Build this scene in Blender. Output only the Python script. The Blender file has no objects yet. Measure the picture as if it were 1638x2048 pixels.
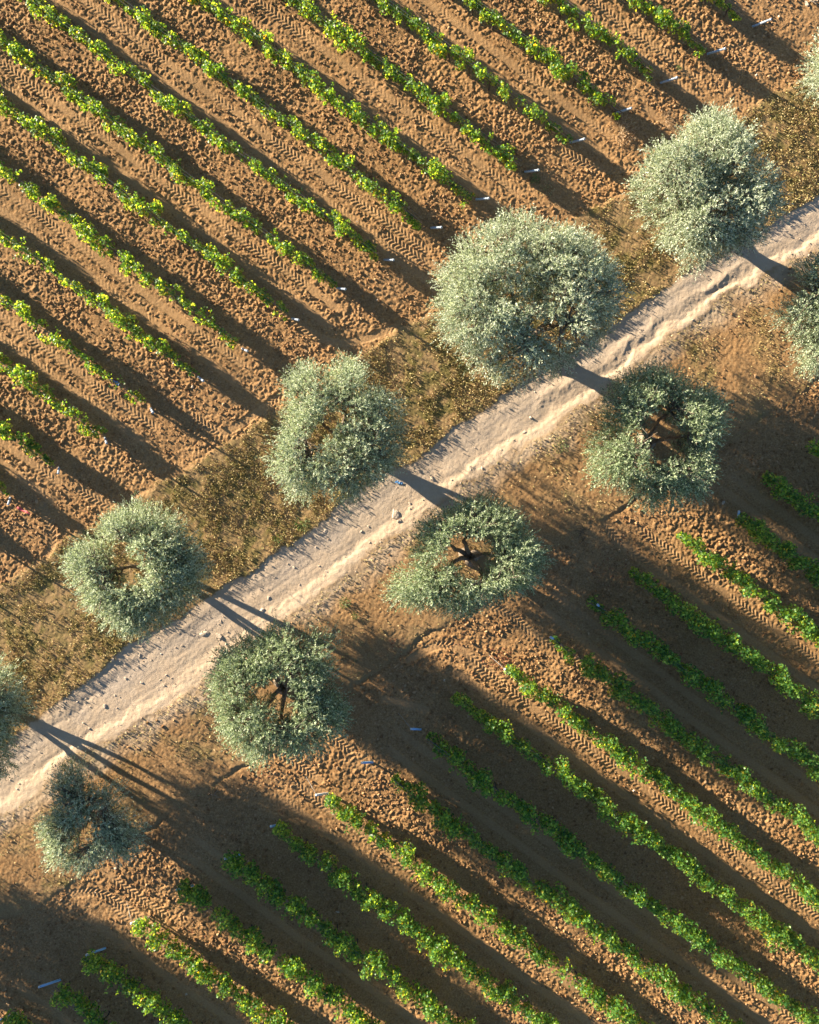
import bpy, math, random
import numpy as np
from mathutils import Vector, Matrix

# ------------------------------------------------------------------ camera, sky, sun
SC = bpy.context.scene
COL = SC.collection
H, F = 35.0, 1506.0                       # camera height (m), focal length in photo pixels
CX, CY = 819.0, 1024.0
cam_d = bpy.data.cameras.new('camera')
cam_d.sensor_fit = 'VERTICAL'; cam_d.sensor_height = 36.0; cam_d.sensor_width = 36.0
cam_d.lens = 36.0 * F / 2048.0
cam_d.clip_start = 0.1; cam_d.clip_end = 3000.0
cam = bpy.data.objects.new('camera', cam_d); COL.objects.link(cam)
cam.location = (0, 0, H); cam.rotation_euler = (0, 0, 0)
SC.camera = cam

SUN_EL, SUN_ANG = math.radians(10.8), math.radians(30.8)   # elevation; shadow heading below +X
sd = Vector((math.cos(SUN_ANG) * math.cos(SUN_EL), -math.sin(SUN_ANG) * math.cos(SUN_EL), -math.sin(SUN_EL)))
sun_d = bpy.data.lights.new('sun', 'SUN'); sun_d.energy = 5.0; sun_d.angle = math.radians(0.5)
sun_d.color = (1.0, 0.86, 0.64)
sun = bpy.data.objects.new('sun', sun_d); COL.objects.link(sun)
sun.rotation_euler = sd.to_track_quat('-Z', 'Y').to_euler(); sun.location = (-60, 34, 30)
W = bpy.data.worlds.new('World'); SC.world = W; W.use_nodes = True
wn = W.node_tree.nodes; wl = W.node_tree.links
bg = wn['Background']
sky = wn.new('ShaderNodeTexSky'); sky.sky_type = 'NISHITA'; sky.sun_disc = False
sky.sun_elevation = SUN_EL
sky.sun_rotation = math.atan2(-sd.x, -sd.y)
sky.altitude = 100; sky.air_density = 0.75; sky.dust_density = 0.0; sky.ozone_density = 2.0
wl.new(sky.outputs['Color'], bg.inputs['Color']); bg.inputs['Strength'].default_value = 0.055
SC.view_settings.view_transform = 'Standard'; SC.view_settings.look = 'None'
SC.view_settings.exposure = 2.30; SC.view_settings.gamma = 1.0
SC.view_settings.use_curve_mapping = False
SC.render.film_transparent = False
SC.cycles.max_bounces = 6; SC.cycles.transparent_max_bounces = 6

rng = np.random.default_rng(7)
random.seed(7)

def px(x, y, z=0.0):                      # a point of the photo, taken at height z, in metres
    s = (H - z) / F
    return np.array([(x - CX) * s, -(y - CY) * s])

# ------------------------------------------------------------------ helpers
def tag(o, label=None, cat=None, group=None, kind=None):
    if label: o['label'] = label
    if cat: o['category'] = cat
    if group: o['group'] = group
    if kind: o['kind'] = kind
    return o

def empty(name, loc):
    o = bpy.data.objects.new(name, None); COL.objects.link(o); o.location = loc
    o.empty_display_size = 0.2
    return o

def link(name, me, mat=None, parent=None):
    if mat is not None: me.materials.append(mat)
    o = bpy.data.objects.new(name, me); COL.objects.link(o)
    if parent is not None: o.parent = parent
    return o

def np_mesh(name, v, f, smooth=False):    # v (n,3), f (m,k) with k = 3 or 4
    me = bpy.data.meshes.new(name)
    v = np.ascontiguousarray(v, dtype=np.float32); f = np.ascontiguousarray(f, dtype=np.int32)
    n, k = f.shape
    me.vertices.add(len(v)); me.vertices.foreach_set('co', v.ravel())
    me.loops.add(n * k); me.loops.foreach_set('vertex_index', f.ravel())
    me.polygons.add(n)
    me.polygons.foreach_set('loop_start', np.arange(0, n * k, k, dtype=np.int32))
    me.polygons.foreach_set('loop_total', np.full(n, k, dtype=np.int32))
    me.polygons.foreach_set('use_smooth', np.full(n, smooth, dtype=bool))
    me.update(calc_edges=True); me.validate()
    return me

class MB:                                 # collects quads / tris from tubes and solids
    def __init__(s): s.v = []; s.f = []
    def tube(s, pts, rad, n=7, cap=True):
        pts = [Vector(p) for p in pts]; b = len(s.v)
        prev = None
        for i, p in enumerate(pts):
            t = (pts[min(i + 1, len(pts) - 1)] - pts[max(i - 1, 0)]).normalized()
            if prev is None:
                a = t.orthogonal().normalized()
            else:
                a = (prev - t * prev.dot(t)).normalized()
            prev = a; c = t.cross(a)
            for k in range(n):
                g = 2 * math.pi * k / n
                s.v.append(tuple(p + (a * math.cos(g) + c * math.sin(g)) * rad[i]))
        for i in range(len(pts) - 1):
            for k in range(n):
                k2 = (k + 1) % n
                s.f.append((b + i * n + k, b + i * n + k2, b + (i + 1) * n + k2, b + (i + 1) * n + k))
        if cap:
            s.f.append(tuple(b + k for k in reversed(range(n))))
            s.f.append(tuple(b + (len(pts) - 1) * n + k for k in range(n)))
    def raw(s, v, f):
        b = len(s.v); s.v += [tuple(q) for q in v]; s.f += [tuple(b + i for i in q) for q in f]
    def build(s, name, mat, parent=None, smooth=True):
        me = bpy.data.meshes.new(name); me.from_pydata(s.v, [], s.f); me.update()
        if smooth: me.polygons.foreach_set('use_smooth', np.full(len(me.polygons), True))
        return link(name, me, mat, parent)

def unit(a): return a / np.maximum(np.linalg.norm(a, axis=1, keepdims=True), 1e-6)

def leaf_quads(P, D, N, L, Wd, fold=0.25):    # kites: base, side, tip, side
    D = unit(D); S = unit(np.cross(D, N)); U = np.cross(S, D)
    L = np.asarray(L).reshape(-1, 1); Wd = np.asarray(Wd).reshape(-1, 1)
    a = P; c = P + D * L
    m = P + D * L * 0.45 + U * Wd * fold
    b = m + S * Wd * 0.5; d = m - S * Wd * 0.5
    v = np.stack([a, b, c, d], 1).reshape(-1, 3)
    f = np.arange(len(v)).reshape(-1, 4)
    return v, f

# value noise, used for shapes only
def hsh(i, j, s):
    n = (i.astype(np.int64) * 374761393 + j.astype(np.int64) * 668265263 + s * 982451653) & 0x7fffffff
    n = ((n ^ (n >> 13)) * 1274126177) & 0x7fffffff
    return ((n ^ (n >> 16)) & 0xffff) / 65535.0
def vn(x, y, sc, s=0):
    x = np.asarray(x, float) / sc; y = np.asarray(y, float) / sc
    # turn the lattice so it never lines up with rows or pixels
    a = 0.6 + s * 0.7; x, y = x * math.cos(a) - y * math.sin(a), x * math.sin(a) + y * math.cos(a)
    i = np.floor(x); j = np.floor(y); u = x - i; w = y - j
    u = u * u * u * (u * (u * 6 - 15) + 10); w = w * w * w * (w * (w * 6 - 15) + 10)
    i = i.astype(np.int64); j = j.astype(np.int64)
    p = hsh(i, j, s); q = hsh(i + 1, j, s); r = hsh(i, j + 1, s); t = hsh(i + 1, j + 1, s)
    return ((p * (1 - u) + q * u) * (1 - w) + (r * (1 - u) + t * u) * w) * 2 - 1
def sstep(a, b, x):
    t = np.clip((x - a) / (b - a), 0, 1); return t * t * (3 - 2 * t)

# ------------------------------------------------------------------ materials
def mat(name):
    m = bpy.data.materials.new(name); m.use_nodes = True
    nt = m.node_tree; return m, nt.nodes, nt.links, nt.nodes['Principled BSDF'], nt.nodes['Material Output']
def ramp(nodes, stops, interp='LINEAR'):
    r = nodes.new('ShaderNodeValToRGB'); e = r.color_ramp.elements; r.color_ramp.interpolation = interp
    while len(e) < len(stops): e.new(0.5)
    for q, (p, c) in zip(e, stops): q.position = p; q.color = (*c, 1)
    return r
def mixc(nodes, links, fac, a, b, mode='MIX'):
    m = nodes.new('ShaderNodeMix'); m.data_type = 'RGBA'; m.blend_type = mode
    for sock, val in ((m.inputs[0], fac), (m.inputs[6], a), (m.inputs[7], b)):
        if hasattr(val, 'links'): links.new(val, sock)
        elif isinstance(val, tuple): sock.default_value = (*val, 1)
        else: sock.default_value = val
    return m.outputs[2]
def noise(nodes, links, vec, scale, detail=4, rough=0.6):
    n = nodes.new('ShaderNodeTexNoise'); n.inputs['Scale'].default_value = scale
    n.inputs['Detail'].default_value = detail; n.inputs['Roughness'].default_value = rough
    links.new(vec, n.inputs['Vector']); return n
def math_(nodes, links, op, a, b=None):
    m = nodes.new('ShaderNodeMath'); m.operation = op
    for k, val in enumerate((a, b)):
        if val is None: continue
        if hasattr(val, 'links'): links.new(val, m.inputs[k])
        else: m.inputs[k].default_value = val
    return m.outputs[0]

def ground_material():
    m, n, l, p, out = mat('ground_soil')
    co = n.new('ShaderNodeTexCoord').outputs['Object']
    def att(nm):
        a = n.new('ShaderNodeAttribute'); a.attribute_name = nm; return a.outputs['Fac']
    big = noise(n, l, co, 0.35, 5); mid = noise(n, l, co, 2.2, 5); fine = noise(n, l, co, 14, 6, 0.7)
    grit = noise(n, l, co, 45, 3, 0.7)
    soil = ramp(n, [(0.28, (0.142, 0.073, 0.031)), (0.45, (0.270, 0.152, 0.066)), (0.60, (0.355, 0.214, 0.101)), (0.75, (0.49, 0.335, 0.19))])
    l.new(fine.outputs['Fac'], soil.inputs['Fac'])
    s2 = mixc(n, l, big.outputs['Fac'], (0.72, 0.66, 0.60), (1.22, 1.26, 1.32))
    soilc = mixc(n, l, 1.0, soil.outputs['Color'], s2, 'MULTIPLY')
    pale = ramp(n, [(0.66, (0, 0, 0)), (0.74, (1, 1, 1))]); l.new(grit.outputs['Fac'], pale.inputs['Fac'])
    soilc = mixc(n, l, math_(n, l, 'MULTIPLY', pale.outputs['Color'], 0.45), soilc, (0.50, 0.38, 0.28))
    # worn wheel tracks: finer, paler crust
    soilc = mixc(n, l, math_(n, l, 'MULTIPLY', att('track'), 0.45), soilc, (0.39, 0.24, 0.12))
    # verge: dry trampled weeds over soil
    vg = ramp(n, [(0.32, (0.17, 0.105, 0.052)), (0.46, (0.27, 0.178, 0.088)), (0.58, (0.24, 0.178, 0.078)), (0.72, (0.36, 0.25, 0.135))])
    l.new(fine.outputs['Fac'], vg.inputs['Fac'])
    vgc = mixc(n, l, math_(n, l, 'MULTIPLY', mid.outputs['Fac'], 0.7), vg.outputs['Color'], (0.32, 0.195, 0.10))
    vgc = mixc(n, l, att('green'), vgc, (0.155, 0.125, 0.045))
    c = mixc(n, l, att('cverge'), soilc, vgc)
    # track: compacted pale earth, greyer gravel in the wheel line
    rd = ramp(n, [(0.30, (0.40, 0.290, 0.198)), (0.5, (0.48, 0.366, 0.262)), (0.70, (0.57, 0.456, 0.345))])
    rmix = mixc(n, l, 0.5, mid.outputs['Color'], fine.outputs['Color'])
    l.new(rmix, rd.inputs['Fac'])
    gr = mixc(n, l, fine.outputs['Fac'], (0.32, 0.252, 0.196), (0.47, 0.385, 0.312))
    rdc = mixc(n, l, att('gravel'), rd.outputs['Color'], gr)
    c = mixc(n, l, att('croad'), c, rdc)
    l.new(c, p.inputs['Base Color'])
    p.inputs['Roughness'].default_value = 0.95; p.inputs['Specular IOR Level'].default_value = 0.15
    b1 = n.new('ShaderNodeBump'); b1.inputs['Strength'].default_value = 0.75; b1.inputs['Distance'].default_value = 0.022
    hh = math_(n, l, 'ADD', fine.outputs['Fac'], math_(n, l, 'MULTIPLY', grit.outputs['Fac'], 0.5))
    l.new(hh, b1.inputs['Height']); l.new(b1.outputs['Normal'], p.inputs['Normal'])
    return m

def leaf_material(name, stops, back, trans, tfac, rough, yellow=None):
    m, n, l, p, out = mat(name)
    g = n.new('ShaderNodeNewGeometry')
    co = n.new('ShaderNodeTexCoord').outputs['Object']
    r = ramp(n, stops); l.new(g.outputs['Random Per Island'], r.inputs['Fac'])
    c = r.outputs['Color']
    nz = noise(n, l, co, 1.3, 3)
    c = mixc(n, l, 1.0, c, mixc(n, l, nz.outputs['Fac'], (0.72, 0.78, 0.72), (1.28, 1.2, 1.2)), 'MULTIPLY')
    if yellow:
        k = noise(n, l, co, 0.9, 4); k2 = ramp(n, [(0.60, (0, 0, 0)), (0.72, (1, 1, 1))]); l.new(k.outputs['Fac'], k2.inputs['Fac'])
        w = n.new('ShaderNodeTexWhiteNoise'); w.noise_dimensions = '1D'; l.new(g.outputs['Random Per Island'], w.inputs['W'])
        few = math_(n, l, 'LESS_THAN', w.outputs['Value'], math_(n, l, 'ADD', math_(n, l, 'MULTIPLY', k2.outputs['Color'], 0.30), 0.006))
        c = mixc(n, l, few, c, yellow)
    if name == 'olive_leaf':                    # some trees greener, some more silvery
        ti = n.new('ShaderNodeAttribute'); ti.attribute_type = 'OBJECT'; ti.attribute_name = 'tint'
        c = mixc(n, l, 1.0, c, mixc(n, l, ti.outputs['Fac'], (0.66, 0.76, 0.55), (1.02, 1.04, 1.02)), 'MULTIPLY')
    if back: c = mixc(n, l, math_(n, l, 'MULTIPLY', g.outputs['Backfacing'], 0.75), c, back)
    l.new(c, p.inputs['Base Color']); p.inputs['Roughness'].default_value = rough
    p.inputs['Specular IOR Level'].default_value = 0.35
    t = n.new('ShaderNodeBsdfTranslucent')
    tc = mixc(n, l, 1.0, c, trans, 'MULTIPLY'); l.new(tc, t.inputs['Color'])
    ms = n.new('ShaderNodeMixShader'); ms.inputs[0].default_value = tfac
    l.new(p.outputs[0], ms.inputs[1]); l.new(t.outputs[0], ms.inputs[2]); l.new(ms.outputs[0], out.inputs['Surface'])
    return m

def simple(name, stops, scale, rough, bump=0.3, dist=0.02, metal=0.0, island=False):
    m, n, l, p, out = mat(name)
    co = n.new('ShaderNodeTexCoord').outputs['Object']
    z = noise(n, l, co, scale, 6, 0.65)
    r = ramp(n, stops)
    if island:
        g = n.new('ShaderNodeNewGeometry')
        l.new(math_(n, l, 'ADD', math_(n, l, 'MULTIPLY', g.outputs['Random Per Island'], 0.7), math_(n, l, 'MULTIPLY', z.outputs['Fac'], 0.3)), r.inputs['Fac'])
    else: l.new(z.outputs['Fac'], r.inputs['Fac'])
    l.new(r.outputs['Color'], p.inputs['Base Color']); p.inputs['Roughness'].default_value = rough; p.inputs['Metallic'].default_value = metal
    p.inputs['Specular IOR Level'].default_value = 0.25
    b = n.new('ShaderNodeBump'); b.inputs['Strength'].default_value = bump; b.inputs['Distance'].default_value = dist
    l.new(z.outputs['Fac'], b.inputs['Height']); l.new(b.outputs['Normal'], p.inputs['Normal'])
    return m

M = {}
M['ground'] = ground_material()
M['vine'] = leaf_material('vine_leaf', [(0.0, (0.018, 0.060, 0.020)), (0.4, (0.038, 0.116, 0.030)), (0.75, (0.078, 0.190, 0.044)), (1.0, (0.18, 0.31, 0.09))],
                          (0.16, 0.24, 0.07), (7.0, 4.3, 1.0), 0.46, 0.42, yellow=(0.30, 0.27, 0.035))
M['olive'] = leaf_material('olive_leaf', [(0.0, (0.075, 0.105, 0.060)), (0.30, (0.185, 0.225, 0.155)), (0.65, (0.42, 0.46, 0.365)), (1.0, (0.70, 0.72, 0.62))],
                           (0.46, 0.50, 0.40), (1.25, 1.3, 0.9), 0.30, 0.42)
M['weed'] = leaf_material('weed_leaf', [(0.0, (0.05, 0.10, 0.03)), (0.6, (0.10, 0.17, 0.05)), (1.0, (0.20, 0.24, 0.08))], None, (1.3, 1.3, 0.7), 0.25, 0.5)
M['dry'] = leaf_material('dry_grass', [(0.0, (0.15, 0.10, 0.052)), (0.20, (0.27, 0.185, 0.090)), (0.42, (0.35, 0.265, 0.115)), (0.68, (0.27, 0.265, 0.095)), (0.86, (0.50, 0.395, 0.20)), (1.0, (0.62, 0.51, 0.31))],
                         None, (1.1, 1.05, 0.8), 0.2, 0.8)
M['straw'] = leaf_material('straw_grass', [(0.0, (0.36, 0.24, 0.14)), (1.0, (0.58, 0.44, 0.29))], None, (1.1, 1.05, 0.8), 0.2, 0.8)
M['red'] = leaf_material('fallen_leaf', [(0.0, (0.10, 0.030, 0.020)), (0.5, (0.20, 0.055, 0.032)), (1.0, (0.30, 0.135, 0.06))], None, (1.2, 0.8, 0.6), 0.15, 0.7)
M['bark'] = simple('olive_bark', [(0.3, (0.07, 0.055, 0.042)), (0.55, (0.19, 0.15, 0.115)), (0.8, (0.36, 0.30, 0.235))], 9, 0.9, 0.9, 0.04)
M['vinewood'] = simple('vine_bark', [(0.3, (0.05, 0.035, 0.025)), (0.7, (0.13, 0.095, 0.07))], 30, 0.9, 0.6)
M['twig'] = simple('dead_wood', [(0.3, (0.16, 0.12, 0.09)), (0.7, (0.36, 0.29, 0.22))], 20, 0.9, 0.5)
M['stone'] = simple('pale_limestone', [(0.25, (0.34, 0.26, 0.19)), (0.5, (0.45, 0.36, 0.28)), (0.8, (0.56, 0.48, 0.40))], 11, 0.9, 0.5, 0.03)
M['clod'] = simple('soil_clod', [(0.2, (0.165, 0.085, 0.037)), (0.55, (0.265, 0.148, 0.067)), (0.85, (0.39, 0.243, 0.130)), (1.0, (0.52, 0.40, 0.29))], 25, 0.95, 0.5, 0.02, island=True)
M['gravel'] = simple('gravel_chip', [(0.2, (0.32, 0.235, 0.17)), (0.6, (0.47, 0.37, 0.29)), (1.0, (0.64, 0.56, 0.48))], 25, 0.95, 0.4, 0.02, island=True)
M['steel'] = simple('galvanised_steel', [(0.3, (0.24, 0.29, 0.36)), (0.7, (0.36, 0.42, 0.50))], 14, 0.5, 0.1, 0.01, metal=0.15)
M['cap'] = simple('pale_post_end', [(0.3, (0.36, 0.40, 0.45)), (0.7, (0.46, 0.50, 0.55))], 14, 0.6, 0.1, 0.01)
M['bluepost'] = simple('blue_painted_steel', [(0.3, (0.20, 0.40, 0.68)), (0.7, (0.30, 0.50, 0.74))], 14, 0.5, 0.1, 0.01)  # shaded copy of the lower posts, blue skylight put into the base colour
M['whitepost'] = simple('white_painted_steel', [(0.3, (0.52, 0.53, 0.55)), (0.7, (0.64, 0.65, 0.66))], 14, 0.5, 0.1, 0.01)  # sunlit copy of the lower posts, the sun's brightness put into the colour
M['hole'] = simple('punched_notch', [(0.3, (0.04, 0.045, 0.05)), (0.7, (0.07, 0.075, 0.085))], 14, 0.8, 0.1, 0.01)
M['wire'] = simple('fence_wire', [(0.3, (0.20, 0.20, 0.20)), (0.7, (0.30, 0.30, 0.30))], 20, 0.45, 0.05, 0.01, metal=0.3)
M['redplastic'] = simple('red_plastic', [(0.3, (0.45, 0.05, 0.06)), (0.7, (0.62, 0.13, 0.13))], 12, 0.45, 0.3)
M['blueplastic'] = simple('blue_plastic', [(0.3, (0.05, 0.16, 0.38)), (0.7, (0.12, 0.28, 0.52))], 12, 0.4, 0.3)

# ------------------------------------------------------------------ layout traced from the photo
TH = math.radians(36.2)
UD = np.array([math.cos(TH), -math.sin(TH)])      # along the vine rows, towards lower right
VD = np.array([math.sin(TH), math.cos(TH)])       # across the rows, towards upper right
ZC = 0.95
# upper field, top right corner first: far end, road end, end post
U_ROWS = [((1450, 0), (1490, 25), (1524, 45)), ((1290, 0), (1415, 95), (1432, 102)), ((1112, 0), (1315, 138), (1338, 160)),
          ((930, 0), (1250, 216), (1248, 220)), ((762, 0), (1147, 276), (1155, 281)), ((590, 0), (1042, 326), (1063, 342)),
          ((402, 0), (945, 390), (965, 398)), ((232, 0), (848, 440), (872, 456)), ((62, 0), (758, 508), (778, 521)),
          ((0, 78), (672, 568), (683, 579)), ((0, 206), (575, 624), (591, 639)), ((0, 333), (470, 682), (490, 700)),
          ((0, 463), (388, 750), (402, 758)), ((0, 594), (285, 806), (304, 821)), ((0, 722), (197, 872), (212, 881)),
          ((0, 852), (98, 930), (118, 941)), ((-150, 872), (5, 990), (19, 1002)), ((-250, 930), (-95, 1047), (-75, 1062)),
          ((-345, 988), (-190, 1108), (-168, 1122))]
# lower field, bottom left corner first: road end, far end, end post (None where no post shows)
L_ROWS = [((8, 2036), (60, 2076), (15, 2033)), ((105, 1977), (190, 2040), (100, 1966)), ((172, 1910), (345, 2040), (192, 1903)),
          ((265, 1848), (562, 2045), (280, 1841)), ((350, 1778), (735, 2036), (370, 1775)), ((447, 1712), (900, 2035), (465, 1713)),
          ((550, 1655), (1070, 2034), (556, 1649)), ((648, 1599), (1245, 2024), (645, 1587)), ((785, 1562), (1430, 2031), (735, 1525)),
          ((855, 1478), (1600, 2026), (832, 1458)), ((908, 1394), (1634, 1916), None), ((1010, 1341), (1632, 1792), (1016, 1340)),
          ((1108, 1280), (1634, 1665), (1106, 1277)), ((1178, 1202), (1634, 1535), (1198, 1213)), ((1262, 1144), (1638, 1412), None),
          ((1362, 1066), (1632, 1276), None), ((1478, 1030), (1634, 1150), (1476, 1030)), ((1533, 950), (1634, 1022), None),
          ((1618, 888), (1660, 920), None)]
GAPS_U = {8: [(490, 298), (505, 310)], 13: [(225, 765), (238, 775)], 4: [(1030, 190), (1045, 202)], 7: [(762, 378)], 14: [(152, 842)], 9: []}
GAPS_L = {7: [(1128, 1943), (1142, 1953)]}

def row_geo(p, q):
    a = px(*p, ZC); b = px(*q, ZC); m = (a + b) / 2
    return float(m @ VD), float(a @ UD), float(b @ UD)
UR = [row_geo(f, r) for f, r, _ in U_ROWS]
LR = [row_geo(r, f) for r, f, _ in L_ROWS]

def curve(pts):
    w = np.array([px(*p) for p in pts]); o = np.argsort(w[:, 0]); w = w[o]
    def fn(x):
        y = np.interp(x, w[:, 0], w[:, 1])
        s0 = (w[-1, 1] - w[0, 1]) / (w[-1, 0] - w[0, 0])
        y = np.where(x < w[0, 0], w[0, 1] + (x - w[0, 0]) * s0, y)
        return np.where(x > w[-1, 0], w[-1, 1] + (x - w[-1, 0]) * s0, y)
    return fn
c_uv = curve([(-400, 1420), (0, 1172), (200, 1042), (360, 947), (480, 872), (750, 697), (960, 565), (1253, 382), (1360, 302), (1540, 198), (1638, 138), (1900, -20)])
c_ru = curve([(-300, 1660), (0, 1492), (90, 1430), (175, 1357), (250, 1302), (425, 1190), (550, 1107), (650, 1032), (750, 962), (820, 922), (918, 848), (1028, 778), (1143, 700), (1213, 665), (1268, 612), (1368, 550), (1468, 492), (1568, 425), (1638, 388), (1900, 220)])
c_rl = curve([(-300, 1820), (0, 1640), (140, 1532), (225, 1478), (350, 1408), (435, 1345), (575, 1235), (700, 1143), (820, 1055), (878, 1008), (983, 936), (1068, 882), (1168, 818), (1250, 748), (1323, 690), (1468, 588), (1560, 540), (1638, 495), (1900, 350)])
c_lv = curve([(-300, 2010), (0, 1842), (90, 1802), (270, 1672), (465, 1542), (700, 1385), (840, 1283), (960, 1192), (1100, 1096), (1290, 985), (1463, 880), (1540, 822), (1638, 756), (1900, 590)])
KS = 0.84

def zones(x, y):
    j = 0.16 * vn(x, y, 0.9, 3) + 0.07 * vn(x, y, 0.25, 4)
    uv = (y - c_uv(x)) * KS + j              # > 0: upper field
    ru = (y - c_ru(x)) * KS + j * 1.1 + 0.05 * vn(x, y, 0.13, 5)        # > 0: above the road
    rl = (y - c_rl(x)) * KS + j * 1.6        # < 0: below the road
    lv = (y - c_lv(x)) * KS + j              # < 0: lower field
    return uv, ru, rl, lv

# headland turning tracks (photo pixels)
HEAD = [[(735, 480), (860, 560), (905, 625), (850, 650)], [(770, 470), (880, 545), (960, 560)], [(380, 830), (440, 870), (480, 850), (560, 790)],
        [(560, 620), (640, 680), (700, 690), (790, 655)], [(85, 1010), (115, 1090), (60, 1140)], [(160, 980), (230, 1020), (290, 985)],
        [(1290, 215), (1370, 270), (1430, 300)], [(1120, 300), (1210, 345), (1290, 330)],
        [(1010, 1370), (930, 1300), (880, 1285), (820, 1320)], [(1160, 1330), (1070, 1270), (1010, 1220), (960, 1215)],
        [(1320, 1150), (1230, 1080), (1195, 1020), (1225, 1005)], [(300, 1850), (200, 1780), (140, 1790)], [(330, 1830), (240, 1770), (205, 1740)],
        [(640, 1560), (580, 1515), (520, 1500)], [(850, 1420), (770, 1400)], [(700, 1500), (640, 1460), (600, 1470)]]

def chevron(s, w, per=0.21, half=0.19, amp=0.04):
    wob = s + 0.03 * np.sin(s * 1.7)
    ph = (wob + np.abs(w) * 0.75) / per + np.where(w > 0, 0.5, 0.0)
    fr = ph - np.floor(ph)
    lug = sstep(0.0, 0.16, fr) * (1 - sstep(0.42, 0.62, fr))
    win = 1 - sstep(half * 0.85, half * 1.12, np.abs(w))
    return (lug - 0.55) * amp * win, win

def poly_track(x, y, pts):
    w = np.array([px(*p) for p in pts])
    # smooth the polyline
    for _ in range(3):
        q = [w[0]]
        for i in range(len(w) - 1): q += [w[i] * .75 + w[i + 1] * .25, w[i] * .25 + w[i + 1] * .75]
        q.append(w[-1]); w = np.array(q)
    best = np.full(x.shape, 9.0); ss = np.zeros_like(best); ww = np.zeros_like(best); acc = 0.0
    for a, b in zip(w[:-1], w[1:]):
        d = b - a; L = np.hypot(*d)
        if L < 1e-6: continue
        t = np.clip(((x - a[0]) * d[0] + (y - a[1]) * d[1]) / L ** 2, 0, 1)
        ex = x - a[0] - t * d[0]; ey = y - a[1] - t * d[1]; di = np.hypot(ex, ey)
        m = di < best
        best[m] = di[m]; ss[m] = (acc + t * L)[m]; ww[m] = (np.sign(d[0] * ey - d[1] * ex) * di)[m]; acc += L
    return ss, ww, best

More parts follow.
